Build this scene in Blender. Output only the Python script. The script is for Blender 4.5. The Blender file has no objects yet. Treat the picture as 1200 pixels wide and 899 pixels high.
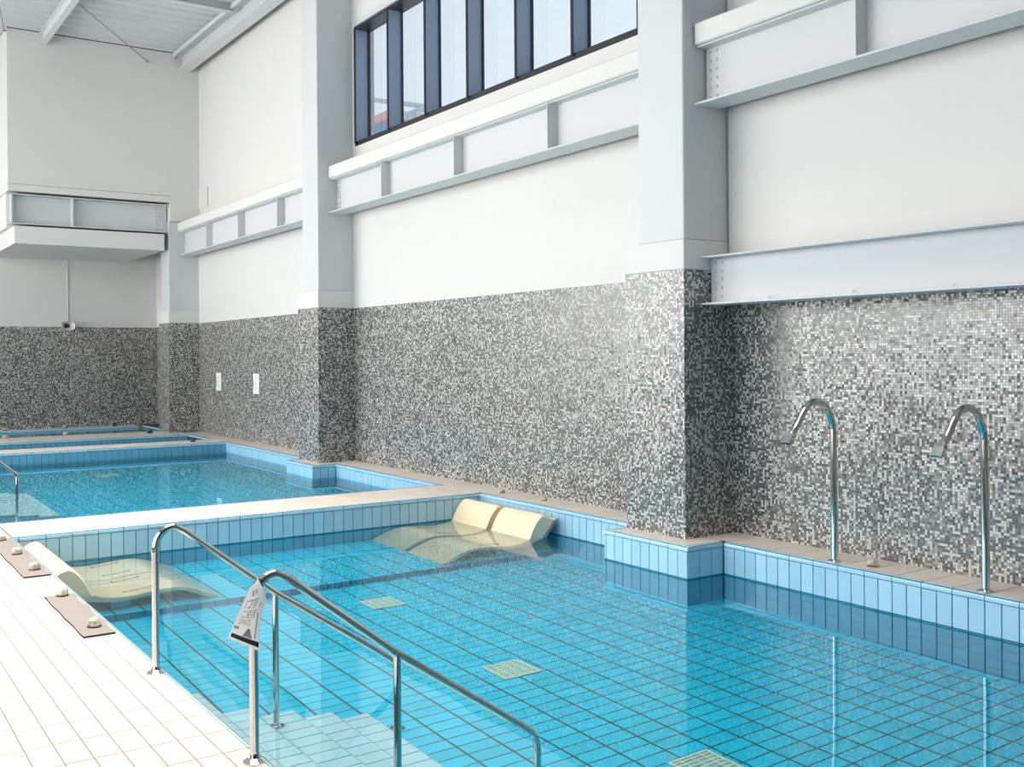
import bpy, math, random
import numpy as np
from mathutils import Matrix, Vector

# ------------------------------------------------------------------ camera
S = 1.15                     # survey units -> metres
H = 1.449                    # eye height above the deck (survey units)
FPX, CX, CY = 1212.0, 600.0, 449.5 - 31.49
YAW, PITCH, ROLL = .59666, .001513, -.006856
scene = bpy.context.scene
COL = scene.collection

def cam_axes():
    f = np.array([math.cos(PITCH)*math.cos(YAW), -math.cos(PITCH)*math.sin(YAW), -math.sin(PITCH)])
    r = np.cross(f, [0, 0, 1]); r /= np.linalg.norm(r)
    u = np.cross(r, f)
    c, s = math.cos(ROLL), math.sin(ROLL)
    return np.array([c*r + s*u, -s*r + c*u, f])
AX = cam_axes()
def proj(p):
    q = AX @ (np.array(p, float) - np.array([0, 0, H]))
    if q[2] < .05: return None
    return CX + FPX*q[0]/q[2], CY - FPX*q[1]/q[2]

cd = bpy.data.cameras.new('camera')
cd.sensor_fit = 'HORIZONTAL'; cd.sensor_width = 36.0
cd.lens = FPX/1200*36
cd.shift_y = -31.49/1200
cd.clip_start = .05; cd.clip_end = 400
cam = bpy.data.objects.new('camera', cd); COL.objects.link(cam)
m = Matrix(((AX[0][0], AX[1][0], -AX[2][0], 0), (AX[0][1], AX[1][1], -AX[2][1], 0), (AX[0][2], AX[1][2], -AX[2][2], H*S), (0, 0, 0, 1)))
cam.matrix_world = m
scene.camera = cam

# ------------------------------------------------------------------ light
scene.view_settings.view_transform = 'Standard'
scene.view_settings.look = 'None'
scene.view_settings.gamma = 1.0
scene.view_settings.use_curve_mapping = False
scene.view_settings.exposure = 0.0
scene.cycles.max_bounces = 12
scene.cycles.diffuse_bounces = 3
scene.cycles.glossy_bounces = 5
scene.cycles.transmission_bounces = 8
scene.cycles.transparent_max_bounces = 8
scene.cycles.caustics_reflective = False
scene.cycles.caustics_refractive = True
scene.cycles.blur_glossy = .3
scene.cycles.sample_clamp_indirect = 6.0
scene.cycles.use_denoising = True

W = bpy.data.worlds.new('sky'); scene.world = W; W.use_nodes = True
nt = W.node_tree; bg = nt.nodes['Background']
tc = nt.nodes.new('ShaderNodeTexCoord'); sx = nt.nodes.new('ShaderNodeSeparateXYZ')
rp = nt.nodes.new('ShaderNodeValToRGB')
nt.links.new(tc.outputs['Generated'], sx.inputs[0]); nt.links.new(sx.outputs['Z'], rp.inputs[0])
rp.color_ramp.elements[0].position = 0.0; rp.color_ramp.elements[0].color = (.86, .94, 1, 1)
rp.color_ramp.elements[1].position = .8; rp.color_ramp.elements[1].color = (.6, .8, 1, 1)
nt.links.new(rp.outputs[0], bg.inputs[0]); bg.inputs[1].default_value = 2.6

ZC_LIGHT = 7.24
def area(name, loc, rot, sx_, sy_, power, colr):
    l = bpy.data.lights.new(name, 'AREA'); l.shape = 'RECTANGLE'; l.size = sx_*S; l.size_y = sy_*S
    l.energy = power; l.color = colr
    o = bpy.data.objects.new(name, l); COL.objects.link(o)
    o.location = [v*S for v in loc]; o.rotation_euler = rot
    return o
# daylight through the glazed bays of the left wall
for i, x0 in enumerate((-.6, 6.55, 13.7)):
    w_ = area('window_daylight', (x0+3.0, 3.93, 3.35), (math.radians(-90), 0, math.radians((-24, -16, -8)[i])), 5.9, 5.3, (72, 124, 320)[i], (1, .915, .845))
    w_.data.spread = math.radians((80, 80, 112)[i])
w_ = area('window_daylight', (21.4, 3.9, 3.35), (math.radians(-90), 0, math.radians(30)), 2.6, 5.0, 95, (1, .93, .87))  # lamp added, with its own opening, to brighten the far end
w_.data.spread = math.radians(80)
# unseen lamps added below the closed roof to brighten deck and pool
for i, x0 in enumerate((2.6, 9.7)):
    w_ = area('skylight_daylight', (x0+3.1, -1.6, ZC_LIGHT), (0, 0, 0), 6.2, 4.4, 320, (1, .915, .845))
    w_.data.spread = math.radians(74)

# ------------------------------------------------------------------ materials
def new_mat(name):
    m_ = bpy.data.materials.new(name); m_.use_nodes = True
    n = m_.node_tree; b = n.nodes['Principled BSDF']
    return m_, n, b
def setc(b, col, rough, metal=0, spec=.5):
    b.inputs['Base Color'].default_value = (*col, 1); b.inputs['Roughness'].default_value = rough
    b.inputs['Metallic'].default_value = metal; b.inputs['Specular IOR Level'].default_value = spec
def mottled(name, c1, c2, scale, rough, bump=0.0, metal=0, bscale=None, piece=0.0):
    """noise between two colours (+ a small per-piece tone shift) and a fine bump"""
    m_, n, b = new_mat(name); setc(b, c1, rough, metal)
    g = n.nodes.new('ShaderNodeNewGeometry')
    nz = n.nodes.new('ShaderNodeTexNoise'); nz.inputs['Scale'].default_value = scale; nz.inputs['Detail'].default_value = 4
    n.links.new(g.outputs['Position'], nz.inputs['Vector'])
    mx = n.nodes.new('ShaderNodeMix'); mx.data_type = 'RGBA'
    mx.inputs['A'].default_value = (*c1, 1); mx.inputs['B'].default_value = (*c2, 1)
    n.links.new(nz.outputs['Fac'], mx.inputs['Factor'])
    out = mx.outputs['Result']
    if piece:
        oi = n.nodes.new('ShaderNodeObjectInfo')
        ad = n.nodes.new('ShaderNodeMath'); ad.operation = 'ADD'
        n.links.new(oi.outputs['Random'], ad.inputs[0]); n.links.new(g.outputs['Random Per Island'], ad.inputs[1])
        fr = n.nodes.new('ShaderNodeMath'); fr.operation = 'FRACT'; n.links.new(ad.outputs[0], fr.inputs[0])
        mr = n.nodes.new('ShaderNodeMapRange'); mr.inputs['To Min'].default_value = 1-piece; mr.inputs['To Max'].default_value = 1+piece
        n.links.new(fr.outputs[0], mr.inputs['Value'])
        hs = n.nodes.new('ShaderNodeHueSaturation'); n.links.new(out, hs.inputs['Color']); n.links.new(mr.outputs[0], hs.inputs['Value'])
        out = hs.outputs['Color']
    n.links.new(out, b.inputs['Base Color'])
    if bump:
        n2 = n.nodes.new('ShaderNodeTexNoise'); n2.inputs['Scale'].default_value = bscale or scale*6; n2.inputs['Detail'].default_value = 3
        n.links.new(g.outputs['Position'], n2.inputs['Vector'])
        bp = n.nodes.new('ShaderNodeBump'); bp.inputs['Strength'].default_value = bump; bp.inputs['Distance'].default_value = .01
        n.links.new(n2.outputs['Fac'], bp.inputs['Height']); n.links.new(bp.outputs[0], b.inputs['Normal'])
    return m_

def mosaic_mat(name, pitch=.0185):
    m_, n, b = new_mat(name); setc(b, (.4, .4, .4), .22, 0, 1.0)
    L = n.links.new
    g = n.nodes.new('ShaderNodeNewGeometry')
    s = n.nodes.new('ShaderNodeSeparateXYZ'); L(g.outputs['Position'], s.inputs[0])
    def M(op, a, b_=None):
        k = n.nodes.new('ShaderNodeMath'); k.operation = op
        for i, v in enumerate((a, b_)):
            if v is None: continue
            if isinstance(v, (int, float)): k.inputs[i].default_value = v
            else: L(v, k.inputs[i])
        return k.outputs[0]
    u = M('DIVIDE', M('ADD', s.outputs['X'], s.outputs['Y']), pitch*S)
    v = M('DIVIDE', s.outputs['Z'], pitch*S)
    fu, fv = M('FLOOR', u), M('FLOOR', v)
    cb = n.nodes.new('ShaderNodeCombineXYZ'); L(fu, cb.inputs[0]); L(fv, cb.inputs[1])
    wn = n.nodes.new('ShaderNodeTexWhiteNoise'); wn.noise_dimensions = '2D'; L(cb.outputs[0], wn.inputs['Vector'])
    # slow drift so the mix of tones clusters a little
    nz = n.nodes.new('ShaderNodeTexNoise'); nz.inputs['Scale'].default_value = .11; nz.inputs['Detail'].default_value = 2
    L(cb.outputs[0], nz.inputs['Vector'])
    val = M('ADD', wn.outputs['Value'], M('MULTIPLY', M('SUBTRACT', nz.outputs['Fac'], .5), .5))
    cr = n.nodes.new('ShaderNodeValToRGB'); cr.color_ramp.interpolation = 'CONSTANT'
    e = cr.color_ramp.elements
    e[0].position = 0; e[0].color = (.045, .044, .043, 1)
    e[1].position = .2; e[1].color = (.09, .088, .084, 1)
    for p_, c_ in ((.36, (.20, .196, .185)), (.56, (.39, .38, .357)), (.74, (.72, .70, .65))):
        k = e.new(p_); k.color = (*c_, 1)
    L(val, cr.inputs[0])
    # joints
    du = M('ABSOLUTE', M('SUBTRACT', M('FRACT', u), .5)); dv = M('ABSOLUTE', M('SUBTRACT', M('FRACT', v), .5))
    jt = M('GREATER_THAN', M('MAXIMUM', du, dv), .43)
    mx = n.nodes.new('ShaderNodeMix'); mx.data_type = 'RGBA'; L(jt, mx.inputs['Factor']); L(cr.outputs[0], mx.inputs['A'])
    mx.inputs['B'].default_value = (.16, .157, .15, 1)
    L(mx.outputs['Result'], b.inputs['Base Color'])
    b.inputs['Coat Weight'].default_value = .2; b.inputs['Coat Roughness'].default_value = .25; b.inputs['Coat IOR'].default_value = 1.6
    rr = M('ADD', .18, M('MULTIPLY', jt, .6)); L(rr, b.inputs['Roughness'])
    # every tessera is set at a slightly different tilt
    vs = n.nodes.new('ShaderNodeVectorMath'); vs.operation = 'SUBTRACT'; L(wn.outputs['Color'], vs.inputs[0]); vs.inputs[1].default_value = (.5, .5, .5)
    vm = n.nodes.new('ShaderNodeVectorMath'); vm.operation = 'SCALE'; L(vs.outputs[0], vm.inputs[0]); vm.inputs['Scale'].default_value = .16
    va = n.nodes.new('ShaderNodeVectorMath'); L(vm.outputs[0], va.inputs[0]); L(g.outputs['Normal'], va.inputs[1])
    vn = n.nodes.new('ShaderNodeVectorMath'); vn.operation = 'NORMALIZE'; L(va.outputs[0], vn.inputs[0])
    L(vn.outputs[0], b.inputs['Normal']); L(vn.outputs[0], b.inputs['Coat Normal'])
    return m_

def water_mat(name, tint, ripple):
    m_ = bpy.data.materials.new(name); m_.use_nodes = True; n = m_.node_tree
    n.nodes.remove(n.nodes['Principled BSDF'])
    gl = n.nodes.new('ShaderNodeBsdfGlass'); gl.inputs['IOR'].default_value = 1.333; gl.inputs['Roughness'].default_value = 0.0
    gl.inputs['Color'].default_value = (*tint, 1)
    g = n.nodes.new('ShaderNodeNewGeometry')
    nz = n.nodes.new('ShaderNodeTexNoise'); nz.inputs['Scale'].default_value = 2.2; nz.inputs['Detail'].default_value = 2.5
    n.links.new(g.outputs['Position'], nz.inputs['Vector'])
    bp = n.nodes.new('ShaderNodeBump'); bp.inputs['Strength'].default_value = ripple; bp.inputs['Distance'].default_value = .02
    n.links.new(nz.outputs['Fac'], bp.inputs['Height']); n.links.new(bp.outputs[0], gl.inputs['Normal'])
    n.links.new(gl.outputs[0], n.nodes['Material Output'].inputs[0])
    return m_

def pane_mat(name, tint):
    m_ = bpy.data.materials.new(name); m_.use_nodes = True; n = m_.node_tree
    n.nodes.remove(n.nodes['Principled BSDF'])
    t = n.nodes.new('ShaderNodeBsdfTransparent'); t.inputs[0].default_value = (*tint, 1)
    gl = n.nodes.new('ShaderNodeBsdfGlossy'); gl.inputs['Roughness'].default_value = .02
    f = n.nodes.new('ShaderNodeLayerWeight'); f.inputs[0].default_value = .5
    pw = n.nodes.new('ShaderNodeMath'); pw.operation = 'POWER'; pw.inputs[1].default_value = 5; n.links.new(f.outputs['Facing'], pw.inputs[0])
    ad = n.nodes.new('ShaderNodeMath'); ad.operation = 'ADD'; ad.inputs[1].default_value = .04; n.links.new(pw.outputs[0], ad.inputs[0])
    mx = n.nodes.new('ShaderNodeMixShader'); n.links.new(ad.outputs[0], mx.inputs[0])
    n.links.new(t.outputs[0], mx.inputs[1]); n.links.new(gl.outputs[0], mx.inputs[2])
    n.links.new(mx.outputs[0], n.nodes['Material Output'].inputs[0])
    return m_

MT = dict(
    white=mottled('white_wall_paint', (.75, .745, .72), (.72, .715, .695), 1.3, .7, .08, bscale=60),
    concrete=mottled('grey_concrete', (.34, .34, .33), (.28, .28, .275), 2, .8),
    steel=mottled('pale_grey_steel_paint', (.66, .68, .69), (.62, .645, .655), 3, .45),
    column=mottled('pale_grey_column_paint', (.66, .67, .675), (.63, .645, .655), 2.5, .55, .04, bscale=70),
    ceil=mottled('grey_roof_deck_paint', (.66, .68, .68), (.58, .60, .60), 2, .5),
    mosaic=mosaic_mat('grey_glass_mosaic'),
    beige=mottled('beige_deck_tile', (.74, .67, .59), (.69, .62, .545), 9, .42, .05, bscale=120, piece=.05),
    grout=mottled('brown_grout', (.33, .27, .21), (.24, .20, .16), 12, .8),
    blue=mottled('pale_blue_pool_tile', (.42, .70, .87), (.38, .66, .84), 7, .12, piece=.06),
    cyan=mottled('turquoise_pool_tile', (.018, .64, .90), (.014, .59, .87), 6, .2, piece=.07),
    mid=mottled('mid_blue_pool_tile', (.17, .45, .62), (.14, .41, .58), 7, .12, piece=.06),  # blue tile darkened: shade on the far divider faces put into the colour
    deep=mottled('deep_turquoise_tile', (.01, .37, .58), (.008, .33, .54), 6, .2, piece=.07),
    pale=mottled('pale_step_tile', (.62, .92, 1.0), (.58, .89, .98), 6, .2, piece=.05),
    pgrout=mottled('dark_pool_grout', (.022, .05, .055), (.035, .07, .075), 12, .8),
    sgrout=mottled('blue_step_grout', (.06, .17, .22), (.08, .2, .25), 12, .8),
    chrome=mottled('polished_stainless_steel', (.66, .64, .61), (.60, .585, .565), 30, .07, metal=1),
    cream=mottled('cream_glassfibre', (.93, .78, .55), (.91, .75, .52), 4, .18),
    rough=mottled('raw_glassfibre_edge', (.55, .53, .48), (.16, .15, .14), 70, .8),
    mat=mottled('grey_rubber_mat', (.33, .29, .26), (.28, .25, .23), 40, .85, .2),
    matside=mottled('black_rubber_edge', (.03, .03, .03), (.05, .05, .05), 30, .8),
    knob=mottled('cream_knob', (.74, .66, .53), (.34, .29, .22), 16, .45, .2),
    dark=mottled('dark_fitting', (.03, .035, .04), (.05, .055, .06), 20, .5),
    frame=mottled('black_window_frame', (.012, .014, .02), (.02, .022, .03), 9, .35),
    fin=mottled('blue_grey_mullion', (.30, .38, .52), (.28, .36, .5), 5, .35),
    pane=pane_mat('tinted_window_glass', (.635, .635, .63)),
    clear=pane_mat('clear_window_glass', (.9, .92, .92)),
    water=water_mat('clear_pool_water', (.90, .985, 1.0), .05),
    water2=water_mat('still_pool_water', (.86, .97, 1.0), .02),
    paper=mottled('white_paper', (.88, .88, .88), (.85, .85, .86), 20, .6),
    note=None,
    ink=mottled('black_ink', (.02, .02, .025), (.03, .03, .035), 20, .6),
    inkgrey=mottled('grey_ink', (.3, .3, .32), (.38, .38, .4), 40, .6),
    faint=mottled('faint_print', (.62, .62, .63), (.7, .7, .7), 40, .6),
    grate=mottled('pale_green_grating', (.74, .93, .82), (.70, .9, .78), 12, .4),
    gratehole=mottled('green_sump', (.36, .62, .55), (.4, .66, .58), 12, .7),
    outpink=mottled('pink_facade', (.80, .55, .55), (.78, .5, .5), 1, .7),
    outpale=mottled('pale_facade', (.72, .80, .86), (.68, .76, .84), 1, .7),
    outblue=mottled('blue_roof', (.25, .38, .55), (.22, .34, .5), 1, .6),
    outred=mottled('red_parapet', (.78, .3, .24), (.72, .26, .2), 1, .6),
)

pm = mottled('translucent_notice_paper', (.92, .92, .92), (.9, .9, .91), 20, .6)
_n = pm.node_tree; _t = _n.nodes.new('ShaderNodeBsdfTranslucent'); _t.inputs[0].default_value = (.95, .95, .95, 1)
_m = _n.nodes.new('ShaderNodeMixShader'); _m.inputs[0].default_value = .5
_n.links.new(_n.nodes['Principled BSDF'].outputs[0], _m.inputs[1]); _n.links.new(_t.outputs[0], _m.inputs[2]); _n.links.new(_m.outputs[0], _n.nodes['Material Output'].inputs[0])
MT['note'] = pm

# ------------------------------------------------------------------ mesh helpers
KSH = -.0055
def shear(p):                # the right wall is not quite square to the pools
    return (p[0], p[1] + KSH*(p[0]-5.9), p[2])
class MB:
    def __init__(self, sh=False): self.v, self.f, self.sh = [], [], sh
    def add(self, vs, fs):
        k = len(self.v); self.v += [tuple(map(float, a)) for a in vs]; self.f += [tuple(i+k for i in f) for f in fs]; return self
    def box(self, x0, x1, y0, y1, z0, z1):
        if x0 > x1: x0, x1 = x1, x0
        if y0 > y1: y0, y1 = y1, y0
        if z0 > z1: z0, z1 = z1, z0
        return self.add([(x0, y0, z0), (x1, y0, z0), (x1, y1, z0), (x0, y1, z0), (x0, y0, z1), (x1, y0, z1), (x1, y1, z1), (x0, y1, z1)],
                        [(0, 3, 2, 1), (4, 5, 6, 7), (0, 1, 5, 4), (1, 2, 6, 5), (2, 3, 7, 6), (3, 0, 4, 7)])
    def bbox(self, x0, x1, y0, y1, z0, z1, c):
        """box with chamfered edges"""
        vs, idx = [], {}
        X, Y, Z = (x0, x1), (y0, y1), (z0, z1)
        sg = (1, -1)
        for i in (0, 1):
            for j in (0, 1):
                for k in (0, 1):
                    for a in range(3):
                        p = [X[i]+sg[i]*c, Y[j]+sg[j]*c, Z[k]+sg[k]*c]
                        p[a] = (X, Y, Z)[a][(i, j, k)[a]]
                        idx[i, j, k, a] = len(vs); vs.append(p)
        fs = []
        for a in range(3):
            b, d = [(1, 2), (2, 0), (0, 1)][a]
            for s in (0, 1):
                q = []
                for (u, w) in ((0, 0), (1, 0), (1, 1), (0, 1)):
                    t = [0, 0, 0]; t[a] = s; t[b] = u; t[d] = w; q.append(idx[(*t, a)])
                fs.append(q if s else q[::-1])
        for a in range(3):           # edges along axis a
            b, d = [(1, 2), (2, 0), (0, 1)][a]
            for u in (0, 1):
                for w in (0, 1):
                    t0 = [0, 0, 0]; t0[b] = u; t0[d] = w; t1 = list(t0); t1[a] = 1
                    q = [idx[(*t0, b)], idx[(*t1, b)], idx[(*t1, d)], idx[(*t0, d)]]
                    fs.append(q if (u ^ w) else q[::-1])
        for i in (0, 1):
            for j in (0, 1):
                for k in (0, 1):
                    q = [idx[i, j, k, 0], idx[i, j, k, 1], idx[i, j, k, 2]]
                    fs.append(q if (i+j+k) % 2 else q[::-1])
        return self.add(vs, fs)
    def tube(self, pts, r, n=10, cap=True):
        pts = [Vector(p) for p in pts]; rs = r if isinstance(r, (list, tuple)) else [r]*len(pts)
        vs, fs = [], []
        t0 = (pts[1]-pts[0]).normalized()
        ref = Vector((0, 0, 1)) if abs(t0.z) < .9 else Vector((1, 0, 0))
        nn = t0.cross(ref).normalized()
        for i, p in enumerate(pts):
            a = pts[max(i-1, 0)]; b = pts[min(i+1, len(pts)-1)]
            t = (b-a).normalized()
            nn = (nn - t*nn.dot(t)).normalized(); bb = t.cross(nn)
            for k in range(n):
                an = 2*math.pi*k/n
                vs.append(p + (nn*math.cos(an) + bb*math.sin(an))*rs[i])
        for i in range(len(pts)-1):
            for k in range(n):
                k2 = (k+1) % n
                fs.append((i*n+k, i*n+k2, (i+1)*n+k2, (i+1)*n+k))
        if cap:
            fs.append(tuple(range(n))[::-1]); fs.append(tuple((len(pts)-1)*n+k for k in range(n)))
        return self.add(vs, fs)
    def lathe(self, prof, c=(0, 0, 0), n=20):
        vs, fs = [], []
        for (r, z) in prof:
            for k in range(n):
                a = 2*math.pi*k/n; vs.append((c[0]+r*math.cos(a), c[1]+r*math.sin(a), c[2]+z))
        for i in range(len(prof)-1):
            for k in range(n):
                k2 = (k+1) % n; fs.append((i*n+k, i*n+k2, (i+1)*n+k2, (i+1)*n+k))
        fs.append(tuple(range(n))[::-1]); fs.append(tuple((len(prof)-1)*n+k for k in range(n)))
        return self.add(vs, fs)
    def mesh(self, name, mat, smooth=False):
        me = bpy.data.meshes.new(name)
        vs = [shear(p) for p in self.v] if self.sh else self.v
        me.from_pydata([(x*S, y*S, z*S) for x, y, z in vs], [], self.f)
        me.materials.append(mat); me.update()
        if smooth:
            for p in me.polygons: p.use_smooth = True
            try: me.set_sharp_from_angle(angle=math.radians(40))
            except Exception: pass
        return me
    def build(self, name, mat, parent=None, loc=(0, 0, 0), smooth=False):
        return link(name, self.mesh(name, mat, smooth), parent, loc)
def link(name, me, parent=None, loc=(0, 0, 0), rz=0):
    o = bpy.data.objects.new(name, me); COL.objects.link(o)
    o.location = [v*S for v in loc]; o.rotation_euler = (0, 0, rz)
    if parent: o.parent = parent
    return o
def tag(o, label=None, cat=None, group=None, kind=None):
    if label: o['label'] = label
    if cat: o['category'] = cat
    if group: o['group'] = group
    if kind: o['kind'] = kind
    return o
def thing(name, loc, label, cat, group=None, rz=0):
    o = bpy.data.objects.new(name, None); COL.objects.link(o); o.location = [v*S for v in loc]; o.rotation_euler = (0, 0, rz)
    o.empty_display_size = .2
    return tag(o, label, cat, group)
def struct(name, mb, mat, label=None):
    return tag(mb.build(name, mat), label, None, None, 'structure')
def copy_tree(o, parent=None):
    c = o.copy(); COL.objects.link(c); c.parent = parent
    for ch in list(o.children): copy_tree(ch, c)
    return c
def crom(pts, k=6):
    """Catmull-Rom through 2-D or 3-D points"""
    P = [np.array(p, float) for p in pts]; P = [2*P[0]-P[1]] + P + [2*P[-1]-P[-2]]; out = []
    for i in range(1, len(P)-2):
        for j in range(k):
            t = j/k; a, b, c, d = P[i-1:i+3]
            out.append(.5*((2*b) + (c-a)*t + (2*a-5*b+4*c-d)*t*t + (3*b-a-3*c+d)*t**3))
    out.append(P[-2]); return out

# ------------------------------------------------------------------ tiles
_tc = {}
JT = .006
def piece_geo(orient, w, h, t, c):
    """chamfered slab: bottom on the plane, top t proud; (u, v, n) mapped by orientation"""
    a, b = w/2, h/2
    V = [(-a, -b, 0), (a, -b, 0), (a, b, 0), (-a, b, 0), (-a, -b, t-c), (a, -b, t-c), (a, b, t-c), (-a, b, t-c),
         (-a+c, -b+c, t), (a-c, -b+c, t), (a-c, b-c, t), (-a+c, b-c, t)]
    Fc = [(0, 1, 5, 4), (1, 2, 6, 5), (2, 3, 7, 6), (3, 0, 4, 7), (4, 5, 9, 8), (5, 6, 10, 9), (6, 7, 11, 10), (7, 4, 8, 11), (8, 9, 10, 11)]
    if orient == 'z+': mp = lambda u, v, n: (u, v, n)
    elif orient == 'y+': mp = lambda u, v, n: (-u, n, v)
    elif orient == 'x-': mp = lambda u, v, n: (-n, -u, v)
    elif orient == 'x+': mp = lambda u, v, n: (n, u, v)
    elif orient == 'y-': mp = lambda u, v, n: (u, -n, v)
    return [mp(*p) for p in V], Fc
def tile_mesh(orient, w, h, mat, t=.004, c=None):
    c = c or t*.4
    k = (orient, round(w, 4), round(h, 4), mat.name, t)
    if k not in _tc: _tc[k] = MB().add(*piece_geo(orient, w, h, t, c)).mesh('tile', mat)
    return _tc[k]
def cells(a0, a1, pitch, anchor=None):
    anchor = a0 if anchor is None else anchor
    k = math.floor((a0-anchor)/pitch + 1e-6); out = []
    while anchor + k*pitch < a1 - 1e-6:
        lo, hi = max(a0, anchor+k*pitch), min(a1, anchor+(k+1)*pitch)
        if hi-lo > .02: out.append((lo, hi))
        k += 1
    return out
def lay(parent, orient, plane, us, vs, mat, sh=False, cap=300, name='tile', skip=None, joint=JT, minpx=9., split=True, t=.004):
    """tile a plane: the tiles that show largest become objects, the rest one joined part"""
    if callable(mat): pick = mat
    else: pick = lambda u, v: mat
    L = []
    for (u0, u1) in us:
        for (v0, v1) in vs:
            uc, vc = (u0+u1)/2, (v0+v1)/2
            if skip and skip(uc, vc): continue
            if orient == 'z+': p = (uc, vc, plane)
            elif orient[0] == 'y': p = (uc, plane, vc)
            else: p = (plane, uc, vc)
            if sh: p = shear(p)
            ju, jv = joint if isinstance(joint, tuple) else (joint, joint)
            w, h = u1-u0-ju, v1-v0-jv
            if orient == 'z+': cs = [(u0, v0, plane), (u1, v0, plane), (u1, v1, plane), (u0, v1, plane)]
            elif orient[0] == 'y': cs = [(u0, plane, v0), (u1, plane, v0), (u1, plane, v1), (u0, plane, v1)]
            else: cs = [(plane, u0, v0), (plane, u1, v0), (plane, u1, v1), (plane, u0, v1)]
            q = [proj(c) for c in cs]; size = 0
            if all(q):
                mx, my = sum(a[0] for a in q)/4, sum(a[1] for a in q)/4
                if -15 < mx < 1215 and -15 < my < 915:
                    ar = abs(sum(q[i][0]*q[(i+1) % 4][1]-q[(i+1) % 4][0]*q[i][1] for i in range(4)))/2
                    ext = max(max(a[0] for a in q)-min(a[0] for a in q), max(a[1] for a in q)-min(a[1] for a in q))
                    size = ar if ext >= minpx else 0
            L.append((size, p, w, h, pick(uc, vc)))
    L.sort(key=lambda a: -a[0])
    rest = {}
    n = 0
    for size, p, w, h, mt in L:
        if split and size > 0 and n < cap:
            link(name, tile_mesh(orient, w, h, mt, t), parent, p); n += 1
        else:
            V, Fc = piece_geo(orient, w, h, t, t*.4)
            rest.setdefault(mt.name, (mt, MB()))[1].add([(a+p[0], b+p[1], c+p[2]) for a, b, c in V], Fc)
    for mt, mb in rest.values():
        tag(mb.build(name + '_field', mt, parent), kind='stuff')

_bn = {}
def bullnose(parent, a0, a1, pitch, line, face, mat, sh=False, anchor=None, dp=.052):
    """rounded edge tiles along a pool rim; face = direction of the pool"""
    rot = {'y+': 0, 'x-': math.pi/2, 'y-': math.pi, 'x+': -math.pi/2}[face]
    prof = [(0, -.036), (0, -.02), (-.004, -.009), (-.012, -.002), (-.024 if dp > .03 else -.016, 0), (-dp, 0), (-dp, -.036)]
    prof = [(y+.006, z+.003) for y, z in prof]
    for lo, hi in cells(a0, a1, pitch, anchor):
        ln = hi-lo-JT; k = (round(ln, 4), mat.name, dp)
        if k not in _bn:
            n = len(prof)
            V = [(-ln/2, y, z) for y, z in prof] + [(ln/2, y, z) for y, z in prof]
            Fc = [(i, (i+1) % n, n+(i+1) % n, n+i) for i in range(n)] + [tuple(range(n))[::-1], tuple(range(n, 2*n))]
            _bn[k] = MB().add(V, Fc).mesh('edge_tile', mat)
        c = (lo+hi)/2
        p = (c, line, 0) if face[0] == 'y' else (line, c, 0)
        link('edge_tile', _bn[k], parent, shear(p) if sh else p, rot)

# ------------------------------------------------------------------ key levels (survey units)
YL, YR = -1.351, -5.80        # left and right rims of the pools
XD0, XD1 = 9.18, 10.05        # divider between the two big pools
XE0, XE1 = 17.32, 18.05
XF0, XF1 = 19.5, 20.72
XG = 22.75
XW = 23.1                     # far wall
YW = -6.20
ZW1, ZW2 = -.247, -.165       # water levels
ZF, ZP = -1.0, -.83           # pool floor, platform
X0 = .6                       # near end of the pool
YB = 4.0                      # left wall
ZC = 7.28                     # ceiling
PX, PY, ROW = .1068, .1022, .205
R1 = -.035                    # top of first tile row
def sy(x, y): return shear((x, y, 0))[1]
def rows(zb):
    out = []; z = R1
    while z > zb + .02:
        out.append((max(z-ROW, zb), z)); z -= ROW
    return out
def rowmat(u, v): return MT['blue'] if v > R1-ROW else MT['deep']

# ------------------------------------------------------------------ setting: deck and pool shells
deck = struct('floor', MB().box(-16, XW+.1, YL, YB, -1.3, 0), MT['grout'], 'beige tiled deck along the pools')
lay(deck, 'z+', 0, cells(-1, XW, .2245, 3.946), cells(YL+.016, 2.0, .0993, -.744), MT['beige'], t=.0017, joint=(.0065, .005))
bullnose(deck, X0, XD0, .2245, YL, 'y-', MT['blue'], anchor=3.946, dp=.022)
near = struct('floor_near_end', MB().box(-16, X0, YW-.1, YL-.001, -1.3, 0), MT['grout'])
lay(near, 'z+', 0, cells(-1.5, X0, .2245, 3.946), cells(YW, YL, .0993, -.744), MT['beige'], split=False, joint=.005, t=.0017)

# right rim of both pools
core = MB(True)
core.box(X0-.1, XW+.1, -6.45, YR, -1.3, 0)
PR = [(5.67, 6.655, -5.43), (12.83, 13.75, -5.47), (19.9, 20.85, -5.47)]
rim = struct('wall_pool_right', core, MT['pgrout'], 'right rim of the pools with blue wall tiles and beige coping')
def seg_rim(x0, x1, bottom, cap, split=True):
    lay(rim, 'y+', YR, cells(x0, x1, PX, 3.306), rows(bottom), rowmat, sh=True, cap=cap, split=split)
    bullnose(rim, x0, x1, PX*2, YR, 'y+', MT['blue'], sh=True, anchor=3.306)
seg_rim(X0, PR[0][0], ZF, 120)
seg_rim(PR[0][1], XD0, ZF, 90)
seg_rim(XD1, PR[1][0], -.5, 60)
seg_rim(PR[1][1], XE0, -.5, 30)
bullnose(rim, XE1, XF0, PX*2, YR, 'y+', MT['blue'], sh=True); bullnose(rim, XF1, XG, PX*2, YR, 'y+', MT['blue'], sh=True)
lay(rim, 'z+', 0, cells(X0, 20.0, PX*2, 3.306), [(YW+.0, YR-.048)], MT['beige'], sh=True, cap=90, t=.0017, joint=(.0065, .005))
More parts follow.
